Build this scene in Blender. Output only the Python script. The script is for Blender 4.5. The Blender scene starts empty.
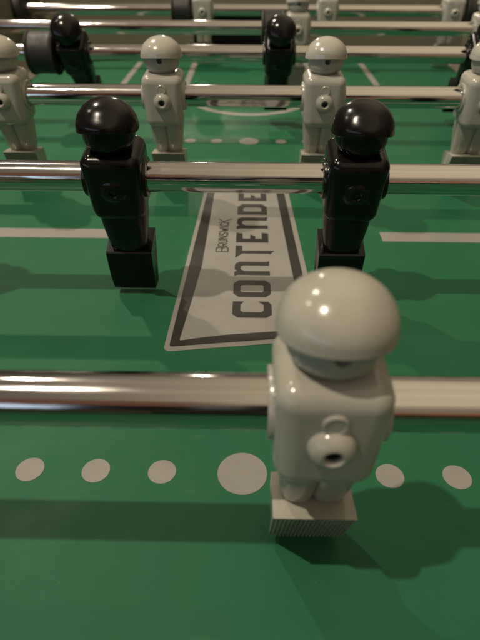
import bpy, bmesh, math, random
from mathutils import Vector, Matrix
random.seed(7)
P = 0.152            # rod pitch in metres; the layout below is written in rod pitches
H = 0.4864           # rod axis above the playfield
scene = bpy.context.scene
COL = scene.collection
PI = math.pi

# ------------------------------------------------------------------ materials
def mat(name):
    m = bpy.data.materials.new(name); m.use_nodes = True
    nt = m.node_tree; b = nt.nodes['Principled BSDF']
    return m, nt, b

def nnoise(nt, scale, detail=4, rough=0.55, stretch=None):
    tc = nt.nodes.new('ShaderNodeTexCoord'); n = nt.nodes.new('ShaderNodeTexNoise')
    n.inputs['Scale'].default_value = scale; n.inputs['Detail'].default_value = detail
    n.inputs['Roughness'].default_value = rough
    if stretch:
        mp = nt.nodes.new('ShaderNodeMapping'); mp.inputs['Scale'].default_value = stretch
        nt.links.new(tc.outputs['Object'], mp.inputs['Vector']); nt.links.new(mp.outputs['Vector'], n.inputs['Vector'])
    else:
        nt.links.new(tc.outputs['Object'], n.inputs['Vector'])
    return n

def ramp(nt, src, stops):
    r = nt.nodes.new('ShaderNodeValToRGB'); e = r.color_ramp.elements
    while len(e) < len(stops): e.new(0.5)
    for el, (p, c) in zip(e, stops):
        el.position = p; el.color = (c, c, c, 1) if isinstance(c, (int, float)) else (*c, 1)
    nt.links.new(src, r.inputs['Fac']); return r

def simple(name, c0, c1, rough0, rough1, nscale=60, bump=0.0, bscale=900, coat=0, metallic=0, sss=0, spec=0.5, stretch=None):
    m, nt, b = mat(name)
    n = nnoise(nt, nscale, 5, 0.6, stretch)
    nt.links.new(ramp(nt, n.outputs['Fac'], [(0.3, c0), (0.7, c1)]).outputs['Color'], b.inputs['Base Color'])
    n2 = nnoise(nt, nscale * 2.3, 6, 0.65, stretch)
    nt.links.new(ramp(nt, n2.outputs['Fac'], [(0.35, rough0), (0.7, rough1)]).outputs['Color'], b.inputs['Roughness'])
    b.inputs['Metallic'].default_value = metallic
    b.inputs['Specular IOR Level'].default_value = spec
    b.inputs['Coat Weight'].default_value = coat
    if sss:
        b.inputs['Subsurface Weight'].default_value = sss
        b.inputs['Subsurface Radius'].default_value = (0.004, 0.003, 0.002)
        b.inputs['Subsurface Scale'].default_value = 0.5
    if bump:
        n3 = nnoise(nt, bscale, 3, 0.5, stretch); bp = nt.nodes.new('ShaderNodeBump')
        bp.inputs['Strength'].default_value = bump; bp.inputs['Distance'].default_value = 0.0004
        nt.links.new(n3.outputs['Fac'], bp.inputs['Height']); nt.links.new(bp.outputs['Normal'], b.inputs['Normal'])
    return m

M = {}
M['white'] = simple('ivory_plastic', (0.325, 0.312, 0.262), (0.400, 0.387, 0.332), 0.13, 0.24, 45, 0.05, 400, 0.0, 0, 0.05)
M['black'] = simple('black_plastic', (0.004, 0.0036, 0.0032), (0.006, 0.0054, 0.0048), 0.14, 0.26, 60, 0.04, 600, spec=0.30)
M['rubber'] = simple('black_rubber', (0.010, 0.009, 0.008), (0.016, 0.015, 0.013), 0.50, 0.68, 80, 0.25, 900)
M['chrome'] = simple('chromed_steel', (0.57, 0.56, 0.545), (0.62, 0.61, 0.595), 0.04, 0.17, 22, 0.05, 260, 0, 1, stretch=(0.35, 5, 5))
M['screw_shade'] = simple('dark_hole_lining', (0.02, 0.018, 0.016), (0.03, 0.028, 0.025), 0.4, 0.6, 80)  # near-black colour puts the hole's shade into the screw sleeve
def worn(name, c0, c1):
    m = simple(name, c0, c1, 0.40, 0.60, 9, 0.12, 1500, spec=0.16)
    nt = m.node_tree; b = nt.nodes['Principled BSDF']
    src = b.inputs['Base Color'].links[0].from_socket
    tc = nt.nodes.new('ShaderNodeTexCoord')
    vo = nt.nodes.new('ShaderNodeTexVoronoi'); vo.inputs['Scale'].default_value = 170; vo.inputs['Randomness'].default_value = 1
    nt.links.new(tc.outputs['Object'], vo.inputs['Vector'])
    dust = ramp(nt, vo.outputs['Distance'], [(0.0, 1.0), (0.055, 0.0)])
    pick = ramp(nt, nnoise(nt, 40, 2).outputs['Fac'], [(0.52, 0.0), (0.62, 0.6)])
    sc = nnoise(nt, 55, 3, 0.6, (0.6, 26, 1)); sc.inputs['Distortion'].default_value = 0.6
    scr = ramp(nt, sc.outputs['Fac'], [(0.67, 0.0), (0.76, 0.22)])
    mu = nt.nodes.new('ShaderNodeMath'); mu.operation = 'MULTIPLY'
    nt.links.new(dust.outputs['Color'], mu.inputs[0]); nt.links.new(pick.outputs['Color'], mu.inputs[1])
    ad = nt.nodes.new('ShaderNodeMath'); ad.operation = 'ADD'; ad.use_clamp = True
    nt.links.new(mu.outputs[0], ad.inputs[0]); nt.links.new(scr.outputs['Color'], ad.inputs[1])
    mx = nt.nodes.new('ShaderNodeMix'); mx.data_type = 'RGBA'
    nt.links.new(ad.outputs[0], mx.inputs[0]); nt.links.new(src, mx.inputs[6]); mx.inputs[7].default_value = (0.25, 0.26, 0.22, 1)
    nt.links.new(mx.outputs[2], b.inputs['Base Color'])
    return m
M['green'] = worn('green_playfield', (0.0150, 0.103, 0.046), (0.0180, 0.118, 0.054))
M['ink_white'] = simple('white_print', (0.205, 0.200, 0.180), (0.250, 0.245, 0.222), 0.42, 0.55, 30, 0.08, 1500, spec=0.35)
M['ink_black'] = simple('black_print', (0.020, 0.018, 0.016), (0.028, 0.025, 0.022), 0.42, 0.55, 30, 0.08, 1500, spec=0.35)
M['beige'] = simple('beige_laminate', (0.17, 0.146, 0.104), (0.20, 0.172, 0.124), 0.45, 0.6, 12, 0.12, 700, spec=0.3)
M['cabinet'] = simple('black_laminate', (0.018, 0.016, 0.014), (0.026, 0.023, 0.02), 0.4, 0.55, 20, 0.1, 700)
M['ramp'] = simple('pale_strip', (0.25, 0.22, 0.17), (0.29, 0.26, 0.20), 0.4, 0.55, 25, 0.1, 700)

# ------------------------------------------------------------------ mesh helpers (all in rod pitches)
def obj(name, bm, m, parent=None, sharp=35, wn=False, smooth=True):
    for v in bm.verts: v.co *= P
    bmesh.ops.recalc_face_normals(bm, faces=bm.faces)
    me = bpy.data.meshes.new(name); bm.to_mesh(me); bm.free()
    if smooth:
        for p in me.polygons: p.use_smooth = True
        me.set_sharp_from_angle(angle=math.radians(sharp))
    me.materials.append(m)
    o = bpy.data.objects.new(name, me); COL.objects.link(o)
    if parent: o.parent = parent
    if wn:
        md = o.modifiers.new('normals', 'WEIGHTED_NORMAL'); md.keep_sharp = True
    return o

def box(bm, x0, x1, y0, y1, z0, z1, bev=0.0, seg=3):
    g = bmesh.ops.create_cube(bm, size=1)
    for v in g['verts']:
        v.co = Vector(((x0 + x1) / 2 + v.co.x * (x1 - x0), (y0 + y1) / 2 + v.co.y * (y1 - y0), (z0 + z1) / 2 + v.co.z * (z1 - z0)))
    if bev:
        es = list({e for v in g['verts'] for e in v.link_edges})
        bmesh.ops.bevel(bm, geom=es, offset=bev, segments=seg, profile=0.5, affect='EDGES')

def lathe(bm, prof, axis='z', n=48, origin=(0, 0, 0), flip=1):
    # prof: list of (radius, height along axis)
    o = Vector(origin); rings = []
    for r, t in prof:
        ring = []
        if r < 1e-6:
            c = {'z': (0, 0, t), 'x': (t, 0, 0), 'y': (0, t, 0)}[axis]; ring = [bm.verts.new(o + Vector(c))]
        else:
            for i in range(n):
                a = 2 * PI * i / n; c, s = r * math.cos(a), r * math.sin(a)
                ring.append(bm.verts.new(o + Vector({'z': (c, s, t), 'x': (t, c, s), 'y': (c, t, s)}[axis])))
        rings.append(ring)
    for A, B in zip(rings, rings[1:]):
        if len(A) == 1 and len(B) == 1: continue
        for i in range(n):
            j = (i + 1) % n
            if len(A) == 1: bm.faces.new((A[0], B[i], B[j]))
            elif len(B) == 1: bm.faces.new((A[i], A[j], B[0]))
            else: bm.faces.new((A[i], A[j], B[j], B[i]))
    for R in (rings[0], rings[-1]):
        if len(R) > 2: bm.faces.new(R)

def loft(bm, secs, n=28, e=2.0):
    # secs: (z, cx, cy, half x, half y); superellipse sections
    rings = []
    for z, cx, cy, hx, hy in secs:
        ring = []
        for i in range(n):
            a = 2 * PI * i / n; c, s = math.cos(a), math.sin(a)
            ring.append(bm.verts.new((cx + hx * math.copysign(abs(c) ** (2 / e), c), cy + hy * math.copysign(abs(s) ** (2 / e), s), z)))
        rings.append(ring)
    for A, B in zip(rings, rings[1:]):
        for i in range(n): bm.faces.new((A[i], A[(i + 1) % n], B[(i + 1) % n], B[i]))
    bm.faces.new(rings[0]); bm.faces.new(rings[-1])

def drill(o, y0, y1, z, r, n=20):
    # cut a real round hole along Y
    bm = bmesh.new(); lathe(bm, [(r, y0), (r, y1)], 'y', n, (0, 0, z))
    c = obj('cutter', bm, M['screw_shade'])
    md = o.modifiers.new('hole', 'BOOLEAN'); md.object = c; md.operation = 'DIFFERENCE'; md.solver = 'EXACT'
    wns = [m for m in o.modifiers if m.type == 'WEIGHTED_NORMAL']
    for w in wns: o.modifiers.remove(w)
    bpy.context.view_layer.update()
    dg = bpy.context.evaluated_depsgraph_get()
    me = bpy.data.meshes.new_from_object(o.evaluated_get(dg))
    o.modifiers.clear(); o.data = me; me.set_sharp_from_angle(angle=math.radians(35))
    bpy.data.objects.remove(c, do_unlink=True)
    if wns:
        w = o.modifiers.new('normals', 'WEIGHTED_NORMAL'); w.keep_sharp = True

def flat(name, loops_list, m, parent, z, thick=0.0003):
    # flat print: each item is a list of closed loops (outer, holes) in field coordinates
    cu = bpy.data.curves.new(name, 'CURVE'); cu.dimensions = '2D'; cu.fill_mode = 'BOTH'
    cu.extrude = thick * P
    for loop in loops_list:
        s = cu.splines.new('POLY'); s.points.add(len(loop) - 1); s.use_cyclic_u = True
        for p, (x, y) in zip(s.points, loop): p.co = (x * P, y * P, 0, 1)
    t = bpy.data.objects.new('tmp', cu); COL.objects.link(t); bpy.context.view_layer.update()
    me = bpy.data.meshes.new_from_object(t.evaluated_get(bpy.context.evaluated_depsgraph_get()))
    bpy.data.objects.remove(t, do_unlink=True)
    me.name = name; me.materials.clear(); me.materials.append(m)
    o = bpy.data.objects.new(name, me); COL.objects.link(o); o.location.z = z * P; o.parent = parent
    return o

def thing(name, label, cat, loc=(0, 0, 0), group=None):
    o = bpy.data.objects.new(name, None); COL.objects.link(o)
    o.location = Vector(loc) * P; o.empty_display_size = 0.02
    o['label'] = label; o['category'] = cat
    if group: o['group'] = group
    return o

def disc(cx, cy, r, n=48):
    return [(cx + r * math.cos(2 * PI * i / n), cy + r * math.sin(2 * PI * i / n)) for i in range(n)]

def rounded(pts, r, n=6):
    out = []
    for i, p in enumerate(pts):
        a, b, c = Vector(pts[i - 1]), Vector(p), Vector(pts[(i + 1) % len(pts)])
        u, v = (a - b).normalized(), (c - b).normalized()
        s, e = b + u * r, b + v * r
        for k in range(n + 1):
            t = k / n; q = s * (1 - t) ** 2 + b * 2 * t * (1 - t) + e * t * t; out.append((q.x, q.y))
    return out

# ------------------------------------------------------------------ the table
Y0, Y1, XF, XW = -2.5, 5.5, 2.0, 2.2
table = thing('foosball_table', 'foosball table with green playfield, white markings and beige inner walls', 'foosball table')
bm = bmesh.new(); box(bm, -XF - 0.19, XF + 0.19, Y0, Y1 + 0.02, -0.08, 0)
obj('playfield', bm, M['green'], table, smooth=False)
WT = H + 0.13
for s in (-1, 1):
    bm = bmesh.new(); box(bm, min(s * XW, s * (XW + 0.17)), max(s * XW, s * (XW + 0.17)), Y0 - 0.17, Y1 + 0.17, -0.25, WT)
    o = obj('side_wall', bm, M['beige'], table, smooth=False)
    # sloping strip along the foot of the wall
    bm = bmesh.new()
    prof = [(s * XF, 0.002), (s * (XW - 0.002), 0.10), (s * (XW - 0.002), 0.002)]
    a = [bm.verts.new((x, Y0 + .01, z)) for x, z in prof]; b = [bm.verts.new((x, Y1 - .004, z)) for x, z in prof]
    bm.faces.new(a); bm.faces.new(b)
    for i in range(3): bm.faces.new((a[i], a[(i + 1) % 3], b[(i + 1) % 3], b[i]))
    obj('side_strip', bm, M['ramp'], table, smooth=False)
    bm = bmesh.new(); box(bm, min(s * (XW + .01), s * (XW + 0.45)), max(s * (XW + .01), s * (XW + 0.45)), Y0 - 0.3, Y1 + 0.3, WT + 0.003, WT + 0.05, 0.02)
    obj('top_rail', bm, M['cabinet'], table, wn=True)
GX, GZ = 0.60, H - 0.06
for ye, d in ((Y1, 1), (Y0, -1)):
    bm = bmesh.new()
    ya, yb = sorted((ye, ye + d * 0.12))
    box(bm, -XW + .001, -GX, ya, yb, -0.2, WT - .002); box(bm, GX, XW - .001, ya, yb, -0.2, WT - .002)
    box(bm, -GX, GX, ya + .0003, yb - .0003, GZ, WT - .0023)
    w = obj('end_wall', bm, M['beige'], table, smooth=False)
    bm = bmesh.new()                                         # dark goal box behind the opening
    y2 = ye + d * 0.55
    a0, a1 = sorted((ye + d * .121, y2)); b0, b1 = sorted((y2, y2 + d * .05))
    box(bm, -GX - .05, -GX - .002, a0, a1, -.2, GZ + .05); box(bm, GX + .002, GX + .05, a0, a1, -.2, GZ + .05)
    box(bm, -GX - .002, GX + .002, a0, a1, GZ + .002, GZ + .05); box(bm, -GX - .05, GX + .05, b0, b1, -.2, GZ + .05)
    box(bm, -GX - .002, GX + .002, a0, a1, -.2, -.12)
    obj('goal_box', bm, M['cabinet'], table, smooth=False)
    bm = bmesh.new(); box(bm, -XW - .01, XW + .01, *sorted((ye + d * .01, ye + d * .45)), WT + 0.003, WT + 0.048, 0.02)
    obj('top_rail', bm, M['cabinet'], table, wn=True)
for k in range(6):
    for s in (-1, 1):
        bm = bmesh.new()
        lathe(bm, [(.055, 0), (.155, 0), (.165, -.012), (.165, -.045), (.15, -.07), (.085, -.085), (.055, -.085)], 'x', 40, (0, 0, 0))
        if s < 0: bmesh.ops.scale(bm, vec=(-1, 1, 1), verts=bm.verts)
        o = obj('rod_bushing', bm, M['rubber'], table); o.location = Vector((s * XW, k, H)) * P

# field markings: thin prints, each its own part
L1 = 0.0007
def mark(name, loops, m='ink_white', z=L1, par=table): return flat(name, loops, M[m], par, z)
def rect(x0, x1, y0, y1): return [(x0, y0), (x1, y0), (x1, y1), (x0, y1)]
for s in (-1, 1): mark('centre_line', [rect(*sorted((s * 0.62, s * 1.995)), 1.462, 1.55)])
DY = 1.2998
for yd in (1.5 - DY, 1.5 + DY):
    mark('marking_spot', [disc(0, yd, 0.0655)])
    for s in (-1, 1):
        for k in range(3): mark('marking_spot', [disc(s * (0.2126 + 0.1759 * k), yd, 0.037)])
for d in (1, -1):
    def yy(y): return 1.5 + d * (y - 1.5)
    yb, lw = 3.86, 0.055
    for hx, yf in ((0.564, 4.18), (1.128, yb)):
        o_ = [(-hx - lw / 2, yy(5.49)), (-hx - lw / 2, yy(yf)), (hx + lw / 2, yy(yf)), (hx + lw / 2, yy(5.49)),
              (hx - lw / 2, yy(5.49)), (hx - lw / 2, yy(yf + lw)), (-hx + lw / 2, yy(yf + lw)), (-hx + lw / 2, yy(5.49))]
        if d < 0: continue
        mark('penalty_box', [o_])
    if d > 0:
        arc = []
        for i in range(41):
            a = PI + PI * i / 40; arc.append((0.495 * math.cos(a), yb - .003 + 0.495 * math.sin(a)))
        for i in range(41):
            a = 2 * PI - PI * i / 40; arc.append((0.435 * math.cos(a), yb - .003 + 0.435 * math.sin(a)))
        mark('penalty_arc', [arc])

# centre logo plate
def XL(y): return -0.2855 + (y - 0.5) * 0.0365
def XR(y): return 0.2825 - (y - 0.5) * 0.0465
plate = rounded([(-0.2765, 0.680), (0.2725, 0.756), (0.203, 2.315), (-0.2215, 2.33)], 0.03)
logo = mark('logo_plate', [plate], 'ink_white', 0.0009)
def mk(name, loops, z=0.0016): return flat(name, loops, M['ink_black'], logo, z)
outer = rounded([(-0.2585, 0.706), (0.251, 0.776), (0.180, 2.288), (-0.2045, 2.302)], 0.012)
inner = rounded([(-0.228, 0.738), (-0.157, 0.755), (-0.07, 0.773), (0.11, 0.797), (0.216, 0.806), (0.204, 0.98), (0.187, 1.25),
                 (0.154, 1.956), (0.142, 2.255), (-0.165, 2.268), (-0.178, 1.95), (-0.188, 1.241), (-0.207, 0.98)], 0.008, 3)
mk('logo_border', [outer, inner])
GL = {
 'C': [[(0, .86), (0, .14), (.2, 0), (.82, 0), (1, .08), (1, .33), (.8, .2), (.42, .2), (.32, .27), (.32, .73), (.42, .8), (.8, .8), (1, .72), (1, 1), (.2, 1)]],
 'O': [[(0, .86), (0, .14), (.2, 0), (.8, 0), (1, .14), (1, .86), (.8, 1), (.2, 1)], [(.27, .24), (.33, .19), (.67, .19), (.73, .24), (.73, .76), (.67, .81), (.33, .81), (.27, .76)]],
 'n': [[(.06, 0), (.30, 0), (.30, .72), (.42, .83), (.62, .83), (.70, .76), (.70, .02), (.98, 0), (.93, .1), (.93, .86), (.78, .99), (.44, 1), (.30, .9), (.26, 1), (0, 1), (.06, .9)]],
 'T': [[(.30, -.03), (.58, -.16), (.56, .80), (.98, .80), (1, 1), (.0, 1), (.34, .80), (.34, 0)]],
 'E': [[(0, 0), (.9, 0), (1, .2), (.36, .2), (.36, .40), (.62, .40), (.80, .56), (.36, .56), (.36, .8), (.9, .8), (.98, 1), (0, 1)]],
 'D': [[(0, 0), (.72, 0), (1, .16), (1, .84), (.72, 1), (0, 1)], [(.28, .19), (.62, .19), (.72, .26), (.72, .74), (.62, .81), (.28, .81)]],
 'R': [[(0, 0), (.28, 0), (.28, .36), (.5, .36), (.72, 0), (1.02, 0), (.78, .40), (1, .52), (1, .86), (.76, 1), (0, 1)], [(.28, .54), (.64, .54), (.72, .6), (.72, .76), (.64, .82), (.28, .82)]],
}
for ch, a, b in (('C', .876, .976), ('O', 1.008, 1.124), ('n', 1.158, 1.275), ('T', 1.302, 1.407), ('E', 1.437, 1.528),
                 ('n', 1.562, 1.693), ('D', 1.716, 1.834), ('E', 1.877, 1.971), ('R', 2.005, 2.12)):
    mk('logo_letter', [[(0.098 - 0.147 * v, a + (b - a) * u) for u, v in lp] for lp in GL[ch]])
ST = {'B': ['0,0 0,1 .8,1 1,.85 1,.62 .75,.52 0,.52', '.75,.52 1,.4 1,.12 .8,0 0,0'], 'R': ['0,0 0,1 .8,1 1,.8 1,.55 .8,.42 0,.42', '.5,.42 1,0'],
      'U': ['0,1 0,.15 .2,0 .8,0 1,.15 1,1'], 'N': ['0,0 0,1 1,0 1,1'], 'S': ['1,.85 .8,1 .2,1 0,.85 0,.62 1,.38 1,.15 .8,0 .2,0 0,.15'],
      'W': ['0,1 .25,0 .5,.7 .75,0 1,1'], 'I': ['.5,0 .5,1'], 'C': ['1,.85 .8,1 .2,1 0,.85 0,.15 .2,0 .8,0 1,.15'], 'K': ['0,0 0,1', '1.1,1 0,.48', '.3,.6 1.1,-.12']}
def stroke(bm, pts, w, z):
    k = 0
    for (x0, y0), (x1, y1) in zip(pts, pts[1:]):
        d = Vector((x1 - x0, y1 - y0)); L = d.length; d /= L; n = Vector((-d.y, d.x)) * w / 2; e = d * w / 2
        A, B = Vector((x0, y0)) - e, Vector((x1, y1)) + e
        bm.faces.new([bm.verts.new((q.x, q.y, z + k * 0.0002)) for q in (A - n, B - n, B + n, A + n)]); k += 1
    return k
u = 1.352
for ch, w, big in (('B', .036, 1), ('R', .022, 0), ('U', .021, 0), ('N', .023, 0), ('S', .020, 0), ('W', .030, 0), ('I', .004, 0), ('C', .020, 0), ('K', .032, 1)):
    bm = bmesh.new(); x0, hgt = (-0.083, 0.052) if big else (-0.0895, 0.038)
    z = 0.0017
    for s in ST[ch]:
        pts = [(x0 - hgt * float(v), u + w * float(a)) for a, v in (t.split(',') for t in s.split())]
        k = stroke(bm, pts, 0.0046, z); z += k * 0.0002
    obj('small_letter', bm, M['ink_black'], logo, smooth=False); u += w + 0.0125

# ------------------------------------------------------------------ the players
def make_figure(kind):
    m = M[kind]
    bm = bmesh.new()
    box(bm, -.097, .097, -.098, .092, -.128, .111)
    for v in bm.verts:
        if v.co.z < 0: v.co.x *= 0.91; v.co.y *= 0.94
    vert = [e for e in bm.edges]
    bmesh.ops.bevel(bm, geom=vert, offset=.039, segments=7, profile=0.5, affect='EDGES')
    body = obj('player_figure', bm, m, None, wn=True)
    drill(body, -.2, -.015, -.003, .0135)
    # chest boss with its hole, a small raised disc and the hubs around the rod
    bm = bmesh.new()
    lathe(bm, [(.0136, -.080), (.0136, -.116), (.018, -.1215), (.025, -.1205), (.035, -.112), (.0405, -.100), (.041, -.088)], 'y', 36, (0, 0, -.003))
    b = obj('screw_boss', bm, m, body)
    bm = bmesh.new(); lathe(bm, [(.0134, -.018), (.0134, -.112), (.0105, -.112), (.0105, -.045), (0, -.045)], 'y', 20, (0, 0, -.003))  # hollow screw sleeve, coloured dark to stand in for shade inside the hole
    obj('screw_shade', bm, M['screw_shade'], body)
    bm = bmesh.new(); lathe(bm, [(.0215, -.085), (.0215, -.1005), (.0195, -.1025), (.0165, -.1025), (.0155, -.1015), (0, -.1015)], 'y', 32, (0, 0, .052))
    obj('chest_disc', bm, m, body)
    bm = bmesh.new()
    lathe(bm, [(.0125, .080), (.0125, .0945), (.017, .0975), (.027, .0965), (.040, .0900), (.046, .084)], 'y', 32, (0, 0, -.003))
    lathe(bm, [(0, .078), (.0124, .078), (.0124, .0885), (0, .0885)], 'y', 6, (0, 0, -.003))
    obj('nut_boss', bm, m, body)
    for s in (-1, 1):
        bm = bmesh.new(); lathe(bm, [(.050, s * .085), (.066, s * .085), (.0655, s * .0995), (.0635, s * .1025), (.054, s * .1025), (.0505, s * .100)], 'x', 40)
        obj('rod_collar', bm, m, body)
    bm = bmesh.new()                                             # head below the helmet
    prof = [(.058, .092), (.058, .112), (.066, .119), (.0735, .126), (.0785, .136), (.0812, .149), (.0815, .163), (.0805, .185), (.076, .205), (0, .206)]
    lathe(bm, prof, 'z', 56)
    head = obj('head', bm, m, body)
    if kind == 'white':
        drill(head, -.2, -.050, .171, .0135, 16)
    bm = bmesh.new()                                             # round helmet with a short rim
    prof = [(.0785, .1710), (.0955, .1700), (.0962, .1712), (.0958, .175), (.0948, .180)]
    for i in range(1, 17):
        a = math.radians(90 * i / 16); prof.append((.0946 * math.cos(a) if i < 16 else 0, .179 + .080 * math.sin(a)))
    lathe(bm, prof, 'z', 64)
    hm = obj('helmet', bm, m, body, sharp=50)
    for v in hm.data.vertices:                                   # the rim lifts a little at the face and nape
        y, z = v.co.y / P, v.co.z / P
        v.co.z += P * (y / .09) ** 2 * (.012 if y < 0 else .028) * max(0, (.235 - z) / .065)
    for s in (-1, 1):
        bm = bmesh.new()
        loft(bm, [(-.095, s * .037, 0, .048, .070), (-.15, s * .036, .002, .046, .064), (-.21, s * .034, .007, .041, .053), (-.255, s * .032, .012, .037, .044), (-.270, s * .032, .014, .034, .039), (-.281, s * .032, .015, .026, .030)], 28, 2.6)
        obj('leg', bm, m, body)
    bm = bmesh.new()
    loft(bm, [(-.10, 0, .0215, .066, .0475), (-.15, 0, .0215, .0625, .044), (-.21, 0, .022, .055, .0378), (-.255, 0, .0225, .049, .0330), (-.278, 0, .0225, .046, .0300)], 28, 4)
    obj('leg_web', bm, m, body)
    # toe block: sloping, grooved front, plain back
    bm = bmesh.new(); n = 19; hw = .083; pitch = 2 * hw / n; cols = []
    for i in range(n):
        for f, g in ((0, 0), (.22, .0065), (.50, .0065), (.72, 0)): cols.append((-hw + pitch * (i + f), g))
    cols.append((hw, 0))
    zt, zb = -.262, -.460
    def sec(x, g):
        return [(x, -.066, zt), (x, -.066 + .004 + g, zt - .006), (x, .010 + g, zb), (x * .93, .058, zb), (x * .95, .066, zb + .012), (x, .066, zb + .07), (x, .060, zt - .022), (x, .054, zt - .018)]
    rings = [[bm.verts.new(c) for c in sec(x, g)] for x, g in cols]
    for A, B in zip(rings, rings[1:]):
        for i in range(8): bm.faces.new((A[i], A[(i + 1) % 8], B[(i + 1) % 8], B[i]))
    bm.faces.new(rings[0]); bm.faces.new(rings[-1])
    obj('foot_block', bm, m, body, smooth=False)
    return body

def copy_fig(src):
    c = src.copy(); COL.objects.link(c)
    for ch in src.children:
        d = ch.copy(); COL.objects.link(d); d.parent = c
    return c

proto = {'white': make_figure('white'), 'black': make_figure('black')}
used = {}
bm = bmesh.new()
lathe(bm, [(.05, 0), (.110, 0), (.127, .004), (.131, .012), (.127, .022), (.122, .026), (.122, .154), (.127, .158), (.131, .168), (.127, .176), (.110, .18), (.05, .18)], 'x', 56)
bump0 = obj('bumper', bm, M['rubber']); used['bump'] = False

GROUP = 'player rods across the foosball table'
def rod(k, kind, xs, label, tilt=0, bumps=()):
    root = thing('player_rod', label, 'foosball rod', (0, k, H), GROUP)
    bm = bmesh.new(); lathe(bm, [(.0497, -2.6), (.0497, 2.6)], 'x', 72)
    obj('rod_tube', bm, M['chrome'], root)
    for x in xs:
        f = copy_fig(proto[kind]) if used.get(kind) else proto[kind]; used[kind] = True
        f.parent = root; f.location = (x * P, 0, 0)
        j = random.uniform(-.6, .6) if k else 0
        f.rotation_euler = (math.radians(tilt + j) * (1 if kind == 'white' else -1), 0, 0 if kind == 'white' else PI)
    for x in bumps:
        b = bump0.copy() if used['bump'] else bump0
        if used['bump']: COL.objects.link(b)
        used['bump'] = True; b.parent = root; b.location = (x * P, 0, 0)
    return root

rod(0, 'white', (-1.19, .147, 1.482), 'chrome rod nearest the camera with a large ivory player above the dotted line', 0)
rod(1, 'black', (-1.202, -.427, .348, 1.123), 'chrome rod crossing over the logo with two glossy black players facing away', 11)
rod(2, 'white', (-1.165, -.406, .353, 1.108), 'chrome rod with a row of ivory players right behind the two black ones', 2)
rod(3, 'black', (-1.115, .185, 1.455), 'chrome rod with black players tilted feet outward and a thick black bumper at left', 36, (-1.40,))
rod(4, 'white', (.3665, 1.83), 'chrome rod with an ivory player partly hidden behind the middle tilted black player', 0, (.085, 1.935))
rod(5, 'white', (-.45, .715, 1.88), 'farthest chrome rod in front of the dark goal with ivory players between black bumpers', 0, (-.74, 1.985))

# ------------------------------------------------------------------ room light: soft world (procedural) and two lamps
w = bpy.data.worlds.new('World'); scene.world = w; w.use_nodes = True
nt = w.node_tree; nt.nodes.clear()
out = nt.nodes.new('ShaderNodeOutputWorld'); bg = nt.nodes.new('ShaderNodeBackground')
nt.links.new(bg.outputs[0], out.inputs[0])
tc = nt.nodes.new('ShaderNodeTexCoord'); sx = nt.nodes.new('ShaderNodeSeparateXYZ'); nt.links.new(tc.outputs['Generated'], sx.inputs[0])
def math_(op, a, b=None, c=None, clamp=False):
    n = nt.nodes.new('ShaderNodeMath'); n.operation = op; n.use_clamp = clamp
    for i, v in enumerate((a, b, c)):
        if v is None: continue
        if isinstance(v, (int, float)): n.inputs[i].default_value = v
        else: nt.links.new(v, n.inputs[i])
    return n.outputs[0]
def sstep(v, a, b):
    n = nt.nodes.new('ShaderNodeMapRange'); n.interpolation_type = 'SMOOTHSTEP'
    n.inputs['From Min'].default_value = a; n.inputs['From Max'].default_value = b
    nt.links.new(v, n.inputs['Value']); return n.outputs['Result']
def mix(f, a, b):
    n = nt.nodes.new('ShaderNodeMix'); n.data_type = 'RGBA'
    if isinstance(f, (int, float)): n.inputs[0].default_value = f
    else: nt.links.new(f, n.inputs[0])
    for i, v in ((6, a), (7, b)):
        if isinstance(v, tuple): n.inputs[i].default_value = (*v, 1)
        else: nt.links.new(v, n.inputs[i])
    return n.outputs[2]
X, Y, Z = sx.outputs
az = math_('ARCTAN2', X, math_('MULTIPLY', Y, -1))       # 0 straight behind the camera, negative to the left
el = math_('ARCSINE', Z)
side = math_('MULTIPLY', sstep(X, -0.50, 0.40), math_('SUBTRACT', 1, math_('MULTIPLY', 0.9, sstep(X, 0.48, 0.75))))
theta = math_('ARCTAN2', Z, math_('MULTIPLY', Y, -1))
nb = nt.nodes.new('ShaderNodeTexNoise'); nb.noise_dimensions = '1D'; nb.inputs['Scale'].default_value = 1.7; nb.inputs['Detail'].default_value = 2.5
nt.links.new(math_('ADD', theta, 4.3), nb.inputs['W'])
streak = nt.nodes.new('ShaderNodeMapRange'); streak.inputs['From Min'].default_value = 0.3; streak.inputs['From Max'].default_value = 0.7
streak.inputs['To Min'].default_value = 0.82; streak.inputs['To Max'].default_value = 1.18
nt.links.new(nb.outputs['Fac'], streak.inputs['Value'])
def scale_col(c, f):
    n = nt.nodes.new('ShaderNodeVectorMath'); n.operation = 'SCALE'
    nt.links.new(c, n.inputs[0]); nt.links.new(f, n.inputs['Scale']); return n.outputs[0]
ceil = scale_col(mix(side, (0.15, 0.12, 0.09), (0.62, 0.49, 0.325)), streak.outputs['Result'])
wall = mix(side, (0.05, 0.04, 0.028), (0.22, 0.17, 0.115))
room = mix(sstep(el, 0.30, 0.75), wall, ceil)
room = mix(sstep(X, -0.50, -0.75), room, (0.05, 0.04, 0.03))  # left side darkened, like the right in side, just to lower ambient light
low = mix(sstep(el, -0.12, 0.02), (0.03, 0.012, 0.008), room)
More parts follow.
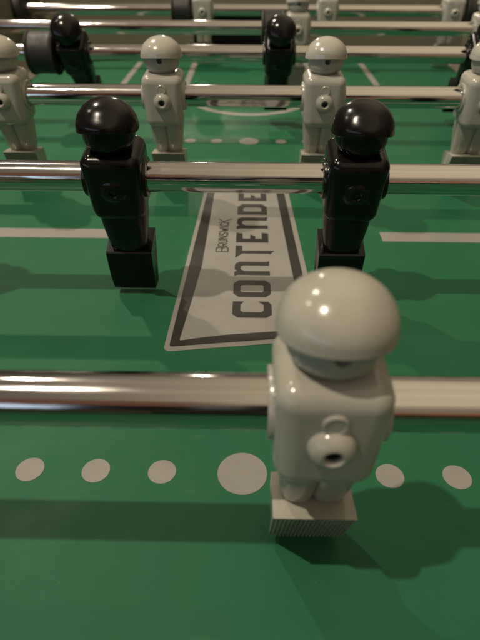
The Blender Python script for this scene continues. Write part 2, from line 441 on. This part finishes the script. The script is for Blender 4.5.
# dark figure of the photographer behind the camera, red-brown furniture line, a daylit window far left behind
behind = math_('LESS_THAN', Y, 0.0)
def inv(v): return math_('SUBTRACT', 1, v)
def band(v, a, b, soft): return math_('MULTIPLY', sstep(v, a - soft, a + soft), inv(sstep(v, b - soft, b + soft)))
def patch(base, c, az0, az1, saz, el0, el1, sel):
    m = math_('MULTIPLY', math_('MULTIPLY', band(az, az0, az1, saz), band(el, el0, el1, sel)), behind)
    return mix(m, base, c)
low = patch(low, (0.15, 0.066, 0.036), -0.58, -0.10, 0.12, 0.18, 0.66, 0.10)     # brown furniture
low = patch(low, (0.012, 0.009, 0.008), -0.38, 0.20, 0.05, -0.10, 0.36, 0.04)   # the dark figure behind the camera
low = patch(low, (0.10, 0.09, 0.075), -0.10, 0.00, 0.02, 0.20, 0.46, 0.03)
low = patch(low, (0.012, 0.009, 0.008), 0.0, 0.24, 0.03, 0.20, 0.50, 0.04)
low = patch(low, (0.30, 0.075, 0.025), 0.16, 1.2, 0.06, 0.00, 0.14, 0.03)
col = patch(low, (0.80, 1.0, 1.25), -1.30, -0.36, 0.05, 0.05, 0.30, 0.03)      # daylit window
nt.links.new(col, bg.inputs['Color']); bg.inputs['Strength'].default_value = 1.0

def lamp(name, loc, aim, power, color, r, size=50):
    l = bpy.data.lights.new(name, 'SPOT'); l.energy = power; l.color = color; l.shadow_soft_size = r
    l.spot_size = math.radians(size); l.spot_blend = 1.0
    o = bpy.data.objects.new(name, l); COL.objects.link(o)
    a, b = Vector(loc) * P, Vector(aim) * P; a.z += H * P
    o.location = a; o.rotation_euler = (b - a).to_track_quat('-Z', 'Y').to_euler()
    return o
WARM = (1.0, 0.86, 0.68)
lamp('ceiling_lamp', (-4.8, -1.33, 11.1), (0.2, 2.4, 0), 84, WARM, 0.020, 56)
lamp('ceiling_lamp', (-5.6, 7.2, 10.0), (0.2, 4.4, 0), 74, WARM, 0.024, 50)
lamp('ceiling_lamp', (-9.5, 4.0, 10.0), (0, 2.5, 0), 9, WARM, 0.03, 60)
lamp('ceiling_lamp', (-2.2, 24.0, 7.0), (0, 2.0, 0), 16, WARM, 0.03, 60)

# ------------------------------------------------------------------ camera
cam = bpy.data.cameras.new('Camera'); co = bpy.data.objects.new('Camera', cam); COL.objects.link(co)
r = Vector((0.9998, 0.0199, 0.0024)); u = Vector((-0.0141, 0.611, 0.7915)); f = Vector((-0.0143, 0.7914, -0.6112))
f.normalize(); r = (r - f * r.dot(f)).normalized(); u = r.cross(f)
mw = Matrix((r, u, -f)).transposed().to_4x4()
mw.translation = Vector((0.0077, -0.6352, 0.6708 + H)) * P
co.matrix_world = mw
cam.sensor_fit = 'AUTO'; cam.sensor_width = 36; cam.lens = 36 * 517.7 / 640
cam.clip_start = 0.005; cam.clip_end = 50
cam.dof.use_dof = True; cam.dof.focus_distance = 1.6 * P; cam.dof.aperture_fstop = 13.5
scene.camera = co
scene.view_settings.view_transform = 'Standard'; scene.view_settings.look = 'None'
scene.view_settings.exposure = 0.28; scene.view_settings.gamma = 1
scene.render.engine = 'CYCLES'; scene.cycles.use_denoising = True
